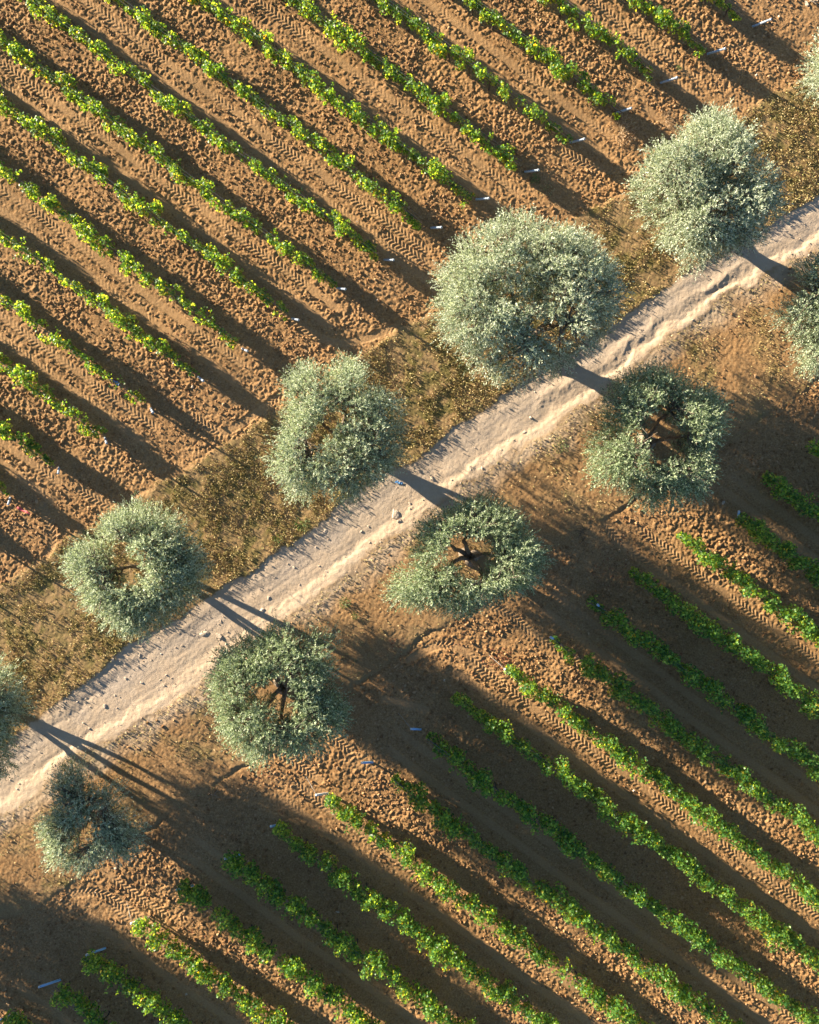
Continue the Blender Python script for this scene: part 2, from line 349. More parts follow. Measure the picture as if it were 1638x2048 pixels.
def terrain(x, y):
    uv, ru, rl, lv = zones(x, y)
    u = x * UD[0] + y * UD[1]; v = x * VD[0] + y * VD[1]
    up = sstep(-0.1, 0.25, uv); lo = sstep(-0.1, 0.25, -lv); field = np.maximum(up, lo)
    road = sstep(-0.05, 0.12, -ru) * sstep(-0.25, 0.30, rl)
    verge = np.clip(1 - field - road, 0, 1)
    big = 0.045 * vn(x, y, 3.1, 11) + 0.018 * vn(x, y, 1.2, 12)
    h = big * (1 - 0.75 * road)
    track = np.zeros_like(x); rowb = np.zeros_like(x); rough = np.ones_like(x) * 0.55
    vwob = v + 0.05 * vn(u, v, 2.5, 21)
    for rows, msk, par, roadside in ((UR, up, 1, 1), (LR, lo, 0, -1)):
        vs = [r[0] for r in rows]
        for k, (rv, s0, s1) in enumerate(rows):
            on = msk * sstep(-0.8, 0.3, ((s1 - u) if roadside > 0 else (u - s0)) + 0.3)
            rowb += on * np.exp(-((vwob - rv) / 0.28) ** 2)
        order = sorted(range(len(vs)), key=lambda i: vs[i])
        for i0, i1 in zip(order[:-1], order[1:]):
            a, b = vs[i0], vs[i1]; top = max(i0, i1) if roadside < 0 else min(i0, i1)
            inside = msk * ((vwob > a) & (vwob < b))
            if (top % 2 == par) == (roadside > 0):
                pass
            tracked = (top % 2 == 1) if roadside > 0 else (top % 2 == 1)
            if tracked:
                e = (rows[i0][2 if roadside > 0 else 1] + rows[i1][2 if roadside > 0 else 1]) / 2
                out = ((e + 1.6 - u) if roadside > 0 else (u - e + 1.4))
                fade = sstep(0, 0.8, out)
                for c_, am, ph in ((b - 0.72, 0.034 if roadside < 0 else 0.022, 0.0), (a + 0.80, 0.015, 0.1)):
                    q, win = chevron(u + ph, vwob - c_, amp=am); q = q * np.clip(0.60 + 0.95 * vn(u, v, 1.6, 23) + 0.6 * vn(u, v, 0.35, 24), 0.03, 1.2)
                    h += inside * fade * (q - 0.026 * win + 0.020 * np.exp(-((np.abs(vwob - c_) - 0.27) / 0.06) ** 2) * np.clip(0.7 + 0.6 * vn(u, v, 0.9, 26), 0, 1.2)); track = np.maximum(track, inside * fade * win)
                h += inside * fade * 0.03 * np.exp(-((vwob - (a + b) / 2) / 0.22) ** 2)
                rough = np.where(inside > 0.5, 0.8, rough)
            else:
                rough = np.where(inside > 0.5, 1.0, rough)
    h += 0.045 * rowb
    for pts in HEAD:
        w = np.array([px(*p) for p in pts]); lo_ = w.min(0) - 0.6; hi_ = w.max(0) + 0.6
        sel = (x > lo_[0]) & (x < hi_[0]) & (y > lo_[1]) & (y < hi_[1])
        if not sel.any(): continue
        for off in (0.0,):
            s, ww, d = poly_track(x[sel], y[sel], pts)
            q, win = chevron(s, ww, amp=0.04); q = q * np.clip(0.6 + 0.9 * vn(x[sel], y[sel], 0.9, 25), 0, 1.1)
            h[sel] += (q - 0.02 * win) * field[sel]; track[sel] = np.maximum(track[sel], win * field[sel])
    # clods
    rough = rough * field * (1 - 0.85 * track) * (0.75 + 0.5 * vn(x, y, 2.0, 31))
    c1 = vn(x, y, 0.17, 41); c2 = vn(x, y, 0.30, 42); c3 = vn(x, y, 0.095, 43)
    c4 = vn(x, y, 0.115, 44)
    h += rough * (0.008 * np.maximum(c1, -0.2) + 0.007 * np.maximum(c2, -0.3) + 0.022 * c3 + 0.030 * np.maximum(c4, -0.15))
    h += field * (1 - .6 * track) * (0.006 * c3 + 0.004 * c1)
    # verge: lumpy, slightly proud, a small furrow at the field edge
    g = verge
    h += g * (0.03 + 0.004 * c1 + 0.008 * c3 + 0.006 * c4 + 0.004 * c2)
    h -= 0.06 * np.exp(-((lv + 0.05) / 0.12) ** 2) * np.clip(0.5 + 0.9 * vn(x, y, 1.5, 51), 0, 1)
    h += 0.02 * np.exp(-((uv + 0.05) / 0.22) ** 2) * np.clip(0.5 + 0.9 * vn(x, y, 1.7, 52), 0, 1)
    # road: sunk below the upper verge, centre ridge, ruts
    wd = np.maximum((c_ru(x) - c_rl(x)) * KS, 0.5)
    t = np.clip(-ru / wd, -0.3, 1.3)
    rf = sstep(-2, 9, x)                         # the ridge grows to the right
    prof = -0.020 * sstep(0.0, 0.10, t) * np.clip(0.6 + 0.8 * vn(x, y, 1.3, 67), 0, 1) + 0.008 * np.sin(t * 9)
    al = x * 0.836 + y * 0.549; ac = -x * 0.549 + y * 0.836
    prof += (0.003 + 0.036 * rf) * np.exp(-((t - 0.50 - 0.05 * vn(al / 2.5, ac, 1.6, 61)) / 0.10) ** 2) * np.clip(0.5 + 0.95 * vn(al / 2.2, ac, 1.0, 62), 0, 1.2)
    prof += 0.045 * sstep(0.62, 1.05, t)
    prof -= 0.012 * np.exp(-((t - 0.70) / 0.08) ** 2)
    al = x * 0.836 + y * 0.549; ac = -x * 0.549 + y * 0.836
    prof += 0.0045 * vn(al / 7, ac, 0.15, 63) + 0.003 * vn(al / 5, ac, 0.35, 66)
    prof -= 0.022 * (np.exp(-((t - 0.28) / 0.07) ** 2) + np.exp(-((t - 0.74) / 0.06) ** 2)) * np.clip(0.6 + 0.6 * vn(al / 3, ac, 1.2, 68), 0, 1)
    prof += 0.003 * c3 + 0.003 * c4 + 0.005 * np.maximum(c1 - .3, 0) + 0.006 * np.maximum(vn(al / 2, ac, 0.4, 64) - 0.2, 0)
    h += road * prof
    gravel = road * np.exp(-((t - 0.30) / 0.20) ** 2) * np.clip(0.75 + 0.5 * vn(x, y, 0.8, 65), 0, 1)
    green = verge * np.clip(0.30 + 0.9 * vn(x, y, 0.8, 71) + 0.5 * sstep(0, 1, -uv) * sstep(0, 1, ru), 0, 1) * np.clip(0.6 + .8 * vn(x, y, 0.25, 72), 0, 1)
    low = sstep(0.0, 0.6, -rl)                   # verge below the road: bare sandy earth with worn patches of dry grass
    bare = low * np.clip(0.72 + 0.75 * vn(x, y, 1.5, 75) + 0.5 * vn(x, y, 0.5, 76), 0, 1)
    edge_dust = sstep(-1.3, 0.1, rl + 0.35 * vn(x, y, 0.8, 77)) * sstep(-0.02, 0.15, -ru)
    croad = np.maximum(road, edge_dust * 0.8 * verge)
    cverge = verge * (1 - 0.85 * bare)
    return h, dict(road=road, verge=verge, track=track, gravel=gravel, green=green * (1 - bare), croad=croad, cverge=cverge, bare=bare * verge), (uv, ru, rl, lv)

# ------------------------------------------------------------------ ground
GX0, GX1, GY0, GY1, GS = -22.0, 22.0, -26.6, 26.6, 0.038
nx = int(round((GX1 - GX0) / GS)) + 1; ny = int(round((GY1 - GY0) / GS)) + 1
gx = np.linspace(GX0, GX1, nx); gy = np.linspace(GY0, GY1, ny)
X, Y = np.meshgrid(gx, gy)
HZ, ATT, ZN = terrain(X, Y)
edge = np.minimum.reduce([X - GX0, GX1 - X, Y - GY0, GY1 - Y]); HZ = HZ * sstep(0, 0.6, edge)
def gz(x, y):
    i = (np.asarray(x, float) - GX0) / GS; j = (np.asarray(y, float) - GY0) / GS
    ok = (i >= 0) & (i < nx - 1) & (j >= 0) & (j < ny - 1)
    i0 = np.clip(np.floor(i).astype(int), 0, nx - 2); j0 = np.clip(np.floor(j).astype(int), 0, ny - 2)
    a = np.clip(i - i0, 0, 1); b = np.clip(j - j0, 0, 1)
    z = (HZ[j0, i0] * (1 - a) + HZ[j0, i0 + 1] * a) * (1 - b) + (HZ[j0 + 1, i0] * (1 - a) + HZ[j0 + 1, i0 + 1] * a) * b
    return np.where(ok, z, 0.0)
idx = np.arange(nx * ny).reshape(ny, nx)
quads = np.stack([idx[:-1, :-1], idx[:-1, 1:], idx[1:, 1:], idx[1:, :-1]], -1).reshape(-1, 4)
ctr = lambda a: (a[:-1, :-1] + a[1:, 1:]).ravel() / 2
qr, qv = ctr(ATT['road']), ctr(ATT['verge'])
cls = np.where(qr > 0.5, 2, np.where(qv > 0.5, 1, 0))
allv = np.stack([X, Y, HZ], -1).reshape(-1, 3)
above = ctr(ZN[1]) > 0
def ground_part(name, sel):
    q = quads[sel]; used, inv = np.unique(q, return_inverse=True)
    me = np_mesh(name, allv[used], inv.reshape(-1, 4), True)
    for k, a in ATT.items():
        at = me.attributes.new(k, 'FLOAT', 'POINT'); at.data.foreach_set('value', a.ravel()[used].astype(np.float32))
    o = link(name, me, M['ground']); tag(o, kind='structure'); return o
ground_part('vineyard_soil', cls == 0)
ground_part('grass_verge', cls == 1)
ground_part('dirt_track', cls == 2)
R_ = 900.0
v = [(-R_, -R_, 0), (R_, -R_, 0), (R_, R_, 0), (-R_, R_, 0), (GX0, GY0, 0), (GX1, GY0, 0), (GX1, GY1, 0), (GX0, GY1, 0)]
f = [(0, 1, 5, 4), (1, 2, 6, 5), (2, 3, 7, 6), (3, 0, 4, 7)]
link('surrounding_land', np_mesh('surrounding_land', np.array(v), np.array(f)), M['ground'])['kind'] = 'structure'

# ------------------------------------------------------------------ olive trees
def bez(a, b, c, n):
    t = np.linspace(0, 1, n)[:, None]
    return a * (1 - t) ** 2 + 2 * b * t * (1 - t) + c * t * t

def olive(label, base, centre, rx, ry, rot, hole, top, seed, zc=2.8, dens=1.0, n_limb=5, trunk_r=0.30, fork=0.7, tint=0.6, group='olive trees along the track', bot=1.8, lobes=0.17):
    r = np.random.default_rng(seed)
    B = px(*base); C = px(*centre, zc); s = (H - zc) / F
    rx, ry, hole = rx * s, ry * s, [(px(hx, hy, 1.8), hr * s) for hx, hy, hr in hole]
    z0 = float(gz(B[0], B[1]))
    root = empty('olive_tree', (B[0], B[1], z0)); tag(root, label, 'olive tree', group)
    ca, sa = math.cos(math.radians(rot)), math.sin(math.radians(rot))
    ks = np.arange(2, 8); amp = r.normal(0, 1, 6) * lobes / np.sqrt(ks - 0.6); pha = r.uniform(0, 6.28, 6)
    def R(th): return 1 + (amp[:, None] * np.sin(ks[:, None] * th[None] + pha[:, None])).sum(0)
    # clump centres by dart throwing over the crown's plan
    cl = []; tries = 0
    while tries < 12000 and len(cl) < 230:
        tries += 1
        th = r.uniform(0, 6.283); q = math.sqrt(r.uniform(0.01, 1)); Rr = float(R(np.array([th]))[0])
        q2 = q * 0.87
        lx, ly = q2 * Rr * rx * math.cos(th), q2 * Rr * ry * math.sin(th)
        wx, wy = C[0] + lx * ca - ly * sa, C[1] + lx * sa + ly * ca
        if any(math.hypot(wx - h[0][0], wy - h[0][1]) < h[1] * 1.12 + min(0.42, h[1] * 0.8) for h in hole): continue
        prof = math.sqrt(max(0, 1 - (abs(q - 0.52) / 0.56) ** 2))
        zt = bot + 0.35 + (top - bot - 0.35) * prof
        zz = zt * r.uniform(0.72, 1.0) if r.random() < 0.72 else bot + (zt - bot) * r.uniform(0.1, 0.7)
        zz = max(zz, bot)
        rad = r.uniform(0.30, 0.66) * min(1.0, 0.45 + 0.2 * rx)
        if all((wx - c[0]) ** 2 + (wy - c[1]) ** 2 + ((zz - c[2]) * 1.2) ** 2 > (0.93 * max(rad, c[3])) ** 2 for c in cl):
            cl.append((wx, wy, zz, rad, th, q))
    cl = np.array(cl); cl = cl[r.random(len(cl)) > 0.07]
    # trunk
    tb = MB(); lean = (C - B) * 0.12
    th_ = fork
    for k in range(3):
        a = k * 2.1 + r.uniform(0, 1); o = np.array([math.cos(a), math.sin(a)]) * trunk_r * 0.55
        pts = [(o[0] * 1.7, o[1] * 1.7, -0.12), (o[0] * 1.15, o[1] * 1.15, 0.18), (o[0] * 0.8 + lean[0] * .5, o[1] * 0.8 + lean[1] * .5, th_ * 0.6), (o[0] * 0.9 + lean[0], o[1] * 0.9 + lean[1], th_)]
        tb.tube(pts, [trunk_r * 1.0, trunk_r * 0.78, trunk_r * 0.66, trunk_r * 0.42], 9)
    tb.build('trunk', M['bark'], root)
    # limbs, each with its twigs
    offs = r.uniform(0, 6.28)
    loc = cl[:, :3] - np.array([B[0], B[1], z0])
    cc = C - B
    ang = np.arctan2(loc[:, 1] - lean[1], loc[:, 0] - lean[0])
    lim = [MB() for _ in range(n_limb)]; paths = []
    for k in range(n_limb):
        a = offs + 6.283 * k / n_limb + r.uniform(-.25, .25)
        tip = np.array([cc[0] + math.cos(a) * rx * 0.52, cc[1] + math.sin(a) * ry * 0.52, bot + (top - bot) * r.uniform(0.35, .6)])
        st = np.array([lean[0] + math.cos(a) * trunk_r * .4, lean[1] + math.sin(a) * trunk_r * .4, th_ - 0.1])
        mid = st + (tip - st) * 0.5 + np.array([r.normal(0, .28), r.normal(0, .28), r.uniform(-.25, .15)])
        P = bez(st, mid, tip, 9); P[1:-1] += r.normal(0, .045, (7, 3))
        rr = np.linspace(trunk_r * 0.40, trunk_r * 0.13, 9)
        lim[k].tube(P, rr, 7); paths.append(P)
    allp = np.concatenate(paths); own = np.repeat(np.arange(n_limb), 9)
    for c in range(len(cl)):
        d = np.linalg.norm(allp - loc[c], axis=1) + np.where(np.arange(len(allp)) % 9 < 3, 0.8, 0)
        i = int(d.argmin()); st = allp[i]; en = loc[c]
        mid = (st + en) / 2 + np.array([r.normal(0, .15), r.normal(0, .15), r.uniform(-.05, .2)])
        P = bez(st, mid, en, 6); lim[own[i]].tube(P, np.linspace(trunk_r * 0.16, 0.012, 6), 5, cap=False)
        for _ in range(3):
            e2 = en + r.normal(0, 1, 3) * cl[c, 3] * 0.7; lim[own[i]].tube(bez(P[3], (P[4] + e2) / 2, e2, 4), np.linspace(0.02, 0.006, 4), 4, cap=False)
    for b_ in lim: b_.build('limb', M['bark'], root)
    # sprays of leaves
    ns = np.maximum(7, (46 * dens * (cl[:, 3] / 0.5) ** 2 * r.uniform(.4, 1.5, len(cl)))).astype(int)
    ci = np.repeat(np.arange(len(cl)), ns); n = len(ci)
    d = unit(r.normal(0, 1, (n, 3)) + np.array([0, 0, 0.45]))
    rad = cl[ci, 3] * 0.78 * r.uniform(0.25, 1.0, n) ** 0.5
    p0 = loc[ci] + d * rad[:, None] * np.array([1, 1, 0.8])
    outw = loc[ci].copy(); outw[:, :2] -= cc; outw[:, 2] = 0.1; outw = unit(outw) * (cl[ci, 5] ** 2)[:, None]
    sdv = unit(d * 0.8 + outw * 0.9 + r.normal(0, .35, (n, 3)) + np.array([0, 0, 0.35]))
    sl = r.uniform(0.12, 0.34, n) * (1 + 1.25 * np.clip((cl[ci, 5] - 0.70) / 0.30, 0, 1))
    nl = 12; tt = np.tile(np.linspace(0.05, 1, nl), n); si = np.repeat(np.arange(n), nl)
    P = p0[si] + sdv[si] * (tt * sl[si])[:, None]; P[:, 2] -= 0.12 * (tt * sl[si]) ** 2 * 2
    Dl = unit(sdv[si] * 0.9 + r.normal(0, .62, (len(si), 3)))
    N = unit(r.normal(0, .8, (len(si), 3)) + np.array([0, 0, 0.9]))
    vv, ff = leaf_quads(P, Dl, N, r.uniform(0.070, 0.130, len(si)), r.uniform(0.026, 0.044, len(si)), 0.12)
    vv[:, 2] = np.maximum(vv[:, 2], bot - 0.45 + 0.3 * np.repeat(r.random(len(ff)), 4))
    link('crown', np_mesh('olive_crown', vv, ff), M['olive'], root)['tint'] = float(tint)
    return len(ff)

NL = 0
NL += olive('silvery olive tree cut by the left photo edge beside the track', (-10, 1400), (-82, 1428), 122, 112, 0, [(-70, 1420, 30)], 4.5, 101, fork=0.3)
NL += olive('olive tree with an open ring crown nearest the left photo edge above the track', (316, 1134), (280, 1138), 126, 113, 20, [(270, 1108, 28), (288, 1138, 22)], 4.5, 132, lobes=0.09, n_limb=5, fork=0.3)
NL += olive('tall tilted olive tree above the track, between the biggest olive and the open ring olive', (690, 880), (672, 872), 108, 150, -24, [(660, 872, 17), (690, 838, 12), (640, 905, 17), (655, 780, 9), (735, 880, 9), (680, 935, 10)], 4.8, 103)
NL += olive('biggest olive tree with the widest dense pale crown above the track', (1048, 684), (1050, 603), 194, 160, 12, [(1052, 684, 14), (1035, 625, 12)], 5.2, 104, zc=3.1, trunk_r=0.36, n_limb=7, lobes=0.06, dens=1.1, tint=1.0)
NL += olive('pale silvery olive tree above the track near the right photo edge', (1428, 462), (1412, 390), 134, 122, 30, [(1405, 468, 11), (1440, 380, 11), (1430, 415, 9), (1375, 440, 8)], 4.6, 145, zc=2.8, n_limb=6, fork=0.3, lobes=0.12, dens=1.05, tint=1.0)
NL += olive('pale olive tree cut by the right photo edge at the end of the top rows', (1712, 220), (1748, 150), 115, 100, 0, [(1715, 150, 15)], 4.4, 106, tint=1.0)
NL += olive('smallest olive tree, bluish and sparse in shade below the track', (195, 1622), (175, 1645), 78, 90, 15, [(188, 1652, 15), (165, 1685, 12), (205, 1625, 9)], 2.9, 107, zc=1.8, dens=0.85, trunk_r=0.2, bot=0.95, n_limb=4)
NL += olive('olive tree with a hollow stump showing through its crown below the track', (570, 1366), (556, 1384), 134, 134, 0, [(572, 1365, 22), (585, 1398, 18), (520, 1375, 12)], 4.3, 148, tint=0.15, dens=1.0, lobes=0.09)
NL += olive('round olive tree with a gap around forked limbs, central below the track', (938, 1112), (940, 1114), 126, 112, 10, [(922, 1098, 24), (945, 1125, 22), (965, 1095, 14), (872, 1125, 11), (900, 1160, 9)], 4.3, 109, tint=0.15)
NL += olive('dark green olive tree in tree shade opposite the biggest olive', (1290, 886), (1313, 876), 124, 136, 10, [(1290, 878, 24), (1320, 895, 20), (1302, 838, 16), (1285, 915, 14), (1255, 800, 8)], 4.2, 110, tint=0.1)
NL += olive('olive tree cut by the right photo edge below the track', (1658, 640), (1686, 628), 108, 122, 0, [(1660, 640, 20)], 4.0, 111, tint=0.5)
NL += olive('olive tree beyond the left photo edge, seen only by its shadow', (-360, 1660), (-440, 1700), 130, 130, 0, [(-440, 1700, 20)], 4.0, 112)
NL += olive('olive tree beyond the lower left photo corner, seen only by its shadow', (-215, 1890), (-250, 1920), 120, 120, 0, [(-250, 1920, 20)], 3.8, 113)

# ------------------------------------------------------------------ vine rows
ORD = ['first', 'second', 'third', 'fourth', 'fifth', 'sixth', 'seventh', 'eighth', 'ninth', 'tenth', 'eleventh', 'twelfth', 'thirteenth',
       'fourteenth', 'fifteenth', 'sixteenth', 'seventeenth', 'eighteenth', 'nineteenth']
stemb = MB()
stemb.tube([(0, 0, -0.05), (0.03, 0.02, 0.22), (-0.02, 0.01, 0.45), (0.03, 0, 0.72)], [0.045, 0.034, 0.03, 0.024], 7)
stemb.tube([(0.02, 0, 0.68), (0.2, 0.01, 0.76), (0.42, 0, 0.78)], [0.02, 0.016, 0.012], 5)
stemb.tube([(0.02, 0, 0.68), (-0.2, -0.01, 0.76), (-0.42, 0, 0.78)], [0.02, 0.016, 0.012], 5)
STEM = bpy.data.meshes.new('vine_trunk'); STEM.from_pydata(stemb.v, [], stemb.f); STEM.materials.append(M['vinewood'])
NV = 0
def vine_row(label, rv, s0, s1, seed, gaps, group, hgt=1.38, wid=0.27, thin=0):
    """rv: offset across the rows; s0..s1: extent along them; thin: -1 / 1 tapers the start / the end"""
    global NV
    r = np.random.default_rng(seed)
    o2 = UD * s0 + VD * rv
    root = empty('vine_row', (o2[0], o2[1], 0)); tag(root, label, 'vine row', group)
    L = s1 - s0
    def W2(s, w, z):
        return np.stack([s * UD[0] + w * VD[0], s * UD[1] + w * VD[1], z], -1)
    gp = [float(px(*g, ZC) @ UD) - s0 for g in gaps]
    def keep(s):
        k = np.ones_like(s)
        for g in gp: k *= 1 - 0.93 * np.exp(-((s - g) / 0.30) ** 2)
        return k
    def body(s):                                # half width and top height along the row
        a = vn(s, 0 * s, 0.55, seed) ; b = vn(s, 0 * s + 5, 1.3, seed + 1); c = vn(s, 0 * s + 9, 0.28, seed + 2)
        t = np.ones_like(s)
        if thin < 0: t = 0.35 + 0.65 * sstep(0, 2.2, s)
        if thin > 0: t = 0.35 + 0.65 * sstep(0, 2.2, L - s)
        end = np.sqrt(np.clip(np.minimum(s, L - s) / 0.3, 0.05, 1))
        return (wid + 0.09 * a + 0.06 * b + 0.05 * c) * (0.45 + 0.55 * t) * end, (hgt + 0.13 * a + 0.12 * b + 0.05 * c - 0.35) * t * (0.6 + 0.4 * end) + 0.35
    nc = int(L / 0.24); sc_ = np.clip((np.arange(nc) + 0.5) * L / nc + r.normal(0, .15, nc), 0.1, L - 0.1)
    hw, ht = body(sc_); big_ = r.uniform(0.78, 1.12, nc) * np.where(r.random(nc) < .14, .45, 1); kp = keep(sc_)
    wc = r.normal(0, .12, nc) + 0.06 * vn(sc_, 0 * sc_ + 7, 2.5, seed + 6)
    zt = ht + r.normal(0, .09, nc); zb = 0.36 + r.uniform(0, .12, nc)
    cnt = (96 * big_ * kp * (hw / 0.3)).astype(int); ci = np.repeat(np.arange(nc), cnt); n = len(ci)
    e = unit(r.normal(0, 1, (n, 3)) + np.array([0, 0, 0.22])); q = r.uniform(0.12, 1.0, n) ** 0.42
    rs, rw, rz = 0.36 * big_[ci], hw[ci] * (0.55 + 0.45 * big_[ci]), (zt - zb)[ci] / 2
    s = np.clip(sc_[ci] + e[:, 0] * rs * q, 0.0, L); w = wc[ci] + e[:, 1] * rw * q; z = (zt + zb)[ci] / 2 + e[:, 2] * rz * q
    P = W2(s, w, z)
    nr = e[:, :1] * 0.6 * np.append(UD, 0) + e[:, 1:2] * np.append(VD, 0) + np.stack([0 * s, 0 * s, e[:, 2] * .9 + 0.3], -1)
    N = unit(nr + r.normal(0, .5, (n, 3)))
    D = unit(r.normal(0, 1, (n, 3)) + np.array([0, 0, -0.5]))
    D = unit(D - N * (D * N).sum(1, keepdims=True))
    lsz = r.uniform(0.085, 0.150, n)
    # shoots standing out of the hedge
    ns = int(L * 3.4); ss = r.uniform(0.1, L - 0.1, ns); ss = ss[r.random(ns) < keep(ss) * np.clip(0.55 + 0.7 * vn(ss, 0 * ss, 0.6, seed), 0, 1)]; ns = len(ss)
    if ns:
        hw2, ht2 = body(ss); side = r.normal(0, 1, ns)
        b0 = W2(ss, np.clip(side, -1, 1) * hw2 * 0.7, ht2 - 0.15 - 0.15 * np.abs(side))
        dr = unit(np.append(VD, 0)[None] * side[:, None] * 0.9 + np.append(UD, 0)[None] * r.normal(0, .7, (ns, 1)) + np.stack([0 * side, 0 * side, r.uniform(0.2, 1.1, ns)], -1))
        ln = r.uniform(0.15, 0.42, ns)
        k = 14; tt = np.tile(np.linspace(0, 1, k), ns); ii = np.repeat(np.arange(ns), k)
        P2 = b0[ii] + dr[ii] * (tt * ln[ii])[:, None] + r.normal(0, .045, (ns * k, 3)); P2[:, 2] -= 0.25 * (tt * ln[ii]) ** 2
        P2[:, 2] = np.maximum(P2[:, 2], 0.15)
        N2 = unit(r.normal(0, .7, (ns * k, 3)) + np.array([0, 0, .7]) + dr[ii] * .3); D2 = unit(r.normal(0, 1, (ns * k, 3)))
        D2 = unit(D2 - N2 * (D2 * N2).sum(1, keepdims=True))
        P = np.concatenate([P, P2]); N = np.concatenate([N, N2]); D = np.concatenate([D, D2]); lsz = np.concatenate([lsz, r.uniform(0.07, 0.125, ns * k)])
    vv, ff = leaf_quads(P - D * lsz[:, None] * 0.5, D, N, lsz, lsz * r.uniform(0.8, 1.1, len(lsz)), 0.14)
    NV += len(ff)
    link('foliage', np_mesh('vine_foliage', vv, ff), M['vine'], root)
    wb = MB()
    for zz, dw in ((0.78, 0.0), (1.12, 0.06), (1.12, -0.06)):
        k = max(2, int(L / 3)); t = np.linspace(0, L, k)
        pts = W2(t, 0 * t + dw, 0 * t + zz); wb.tube(pts, [0.004] * k, 4)
    wb.build('wire', M['wire'], root)
    for t in np.arange(0.45, L - 0.3, 1.15):
        if keep(np.array([t]))[0] < 0.4: continue
        o = bpy.data.objects.new('trunk', STEM); COL.objects.link(o); o.parent = root
        g2 = UD * (s0 + t) + VD * rv
        o.location = (UD[0] * t, UD[1] * t, float(gz(g2[0], g2[1])))
        o.rotation_euler = (0, 0, -TH + r.uniform(-.2, .2)); sc = r.uniform(.9, 1.1); o.scale = (sc, sc, sc)

def post(label, mid, outward, seed, group, guy, hgt=0.95, shaft_mat='steel'):
    r = np.random.default_rng(seed)
    lean = 0.54 + r.uniform(-.05, .05)
    m = px(*mid, hgt / 2); base = m - UD * outward * lean / 2
    z = float(gz(base[0], base[1]))
    root = empty('trellis_post', (base[0], base[1], z)); tag(root, label, 'end post', group)
    d = Vector((UD[0] * outward * lean, UD[1] * outward * lean, hgt)); side = Vector((VD[0], VD[1], 0))
    n_ = d.normalized(); up = side.cross(n_)
    mb = MB(); R0 = 0.05
    mb.tube([-n_ * 0.2, n_ * 0.1, d], [R0, R0, R0], 12); nf = len(mb.f)
    cb = MB(); cb.tube([d - n_ * 0.025, d + n_ * 0.012, d + n_ * 0.03], [R0 + .006, R0 + .006, R0 * .8], 12); cb.build('cap', M['cap'], root)
                                                 # punched notches down the upper face
    for k in range(6 if shaft_mat == 'steel' else 0):
        c = n_ * (0.16 + 0.16 * k)
        for sg in (1, -1):
            e = up * sg * (R0 + 0.001)
            q = [c + e + side * .012 - n_ * .02, c + e - side * .012 - n_ * .02, c + e - side * .012 + n_ * .02, c + e + side * .012 + n_ * .02]
            mb.raw(q + [a + up * sg * .003 for a in q], [(0, 1, 2, 3), (4, 5, 6, 7), (0, 1, 5, 4), (1, 2, 6, 5), (2, 3, 7, 6), (3, 0, 4, 7)])
    sh = mb.build('shaft', M[shaft_mat], root, smooth=False); sh.data.materials.append(M['hole'])
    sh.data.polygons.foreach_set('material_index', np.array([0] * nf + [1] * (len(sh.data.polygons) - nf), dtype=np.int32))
    sh.data.polygons.foreach_set('use_smooth', np.array([True] * nf + [False] * (len(sh.data.polygons) - nf)))
    if guy:
        e = Vector((UD[0] * outward * (lean + 0.75), UD[1] * outward * (lean + 0.75), -0.02))
        gb = MB(); gb.tube([d * 0.97, e], [0.008, 0.008], 5); gb.build('guy_wire', M['wire'], root)
    return root

nU, nLr = len(U_ROWS), len(L_ROWS)
for k, ((rv, s0, s1), (fe, re_, po)) in enumerate(zip(UR, U_ROWS)):
    ext = 7.0 if k < 16 else 3.0
    lab = f'{ORD[k]} vine row of the upper field counted from the top right corner'
    extra = {0: 'short leafy end of the vine row in the top right corner of the photo',
             2: 'third vine row from the top right corner, its last leaves turning yellow',
             8: 'ninth vine row from the top right, heading between the biggest and the tilted olive'}
    lab = extra.get(k, lab)
    if k >= 17: lab = f'{ORD[k - 17]} vine row beyond the left photo edge, seen only by its shadow'
    vine_row(lab, rv, s0 - ext, s1, 300 + k * 10, GAPS_U.get(k, []), 'vine rows of the upper field', hgt=1.17 - (0.05 if k > 11 else 0), wid=0.265 - (0.05 if k > 10 else 0), thin=1)
    pl = f'grey metal end post leaning out of the {ORD[k]} vine row from the top right corner'
    if k >= 17: pl = f'end post of the {ORD[k - 17]} vine row beyond the left photo edge'
    post(pl, po, 1, 900 + k, 'end posts of the upper vine rows', False)
for k, ((rv, s0, s1), (re_, fe, po)) in enumerate(zip(LR, L_ROWS)):
    lab = f'{ORD[k]} vine row of the lower field counted from the bottom left corner'
    s1 = max(s1, s0 + 0.8)
    vine_row(lab, rv, s0, s1 + 3.0, 600 + k * 10, GAPS_L.get(k, []), 'vine rows of the lower field', hgt=1.42, wid=0.39, thin=-1 if k in (8, 9, 13, 12) else 0)
    if po is not None:
        sunny = k in (3, 7, 11)  # these posts take the sunlit colour, the others the shaded one
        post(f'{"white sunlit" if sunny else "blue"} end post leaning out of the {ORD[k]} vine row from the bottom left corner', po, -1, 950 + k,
             'end posts of the lower vine rows', sunny or k == 9, hgt=1.05, shaft_mat='whitepost' if sunny else 'bluepost')

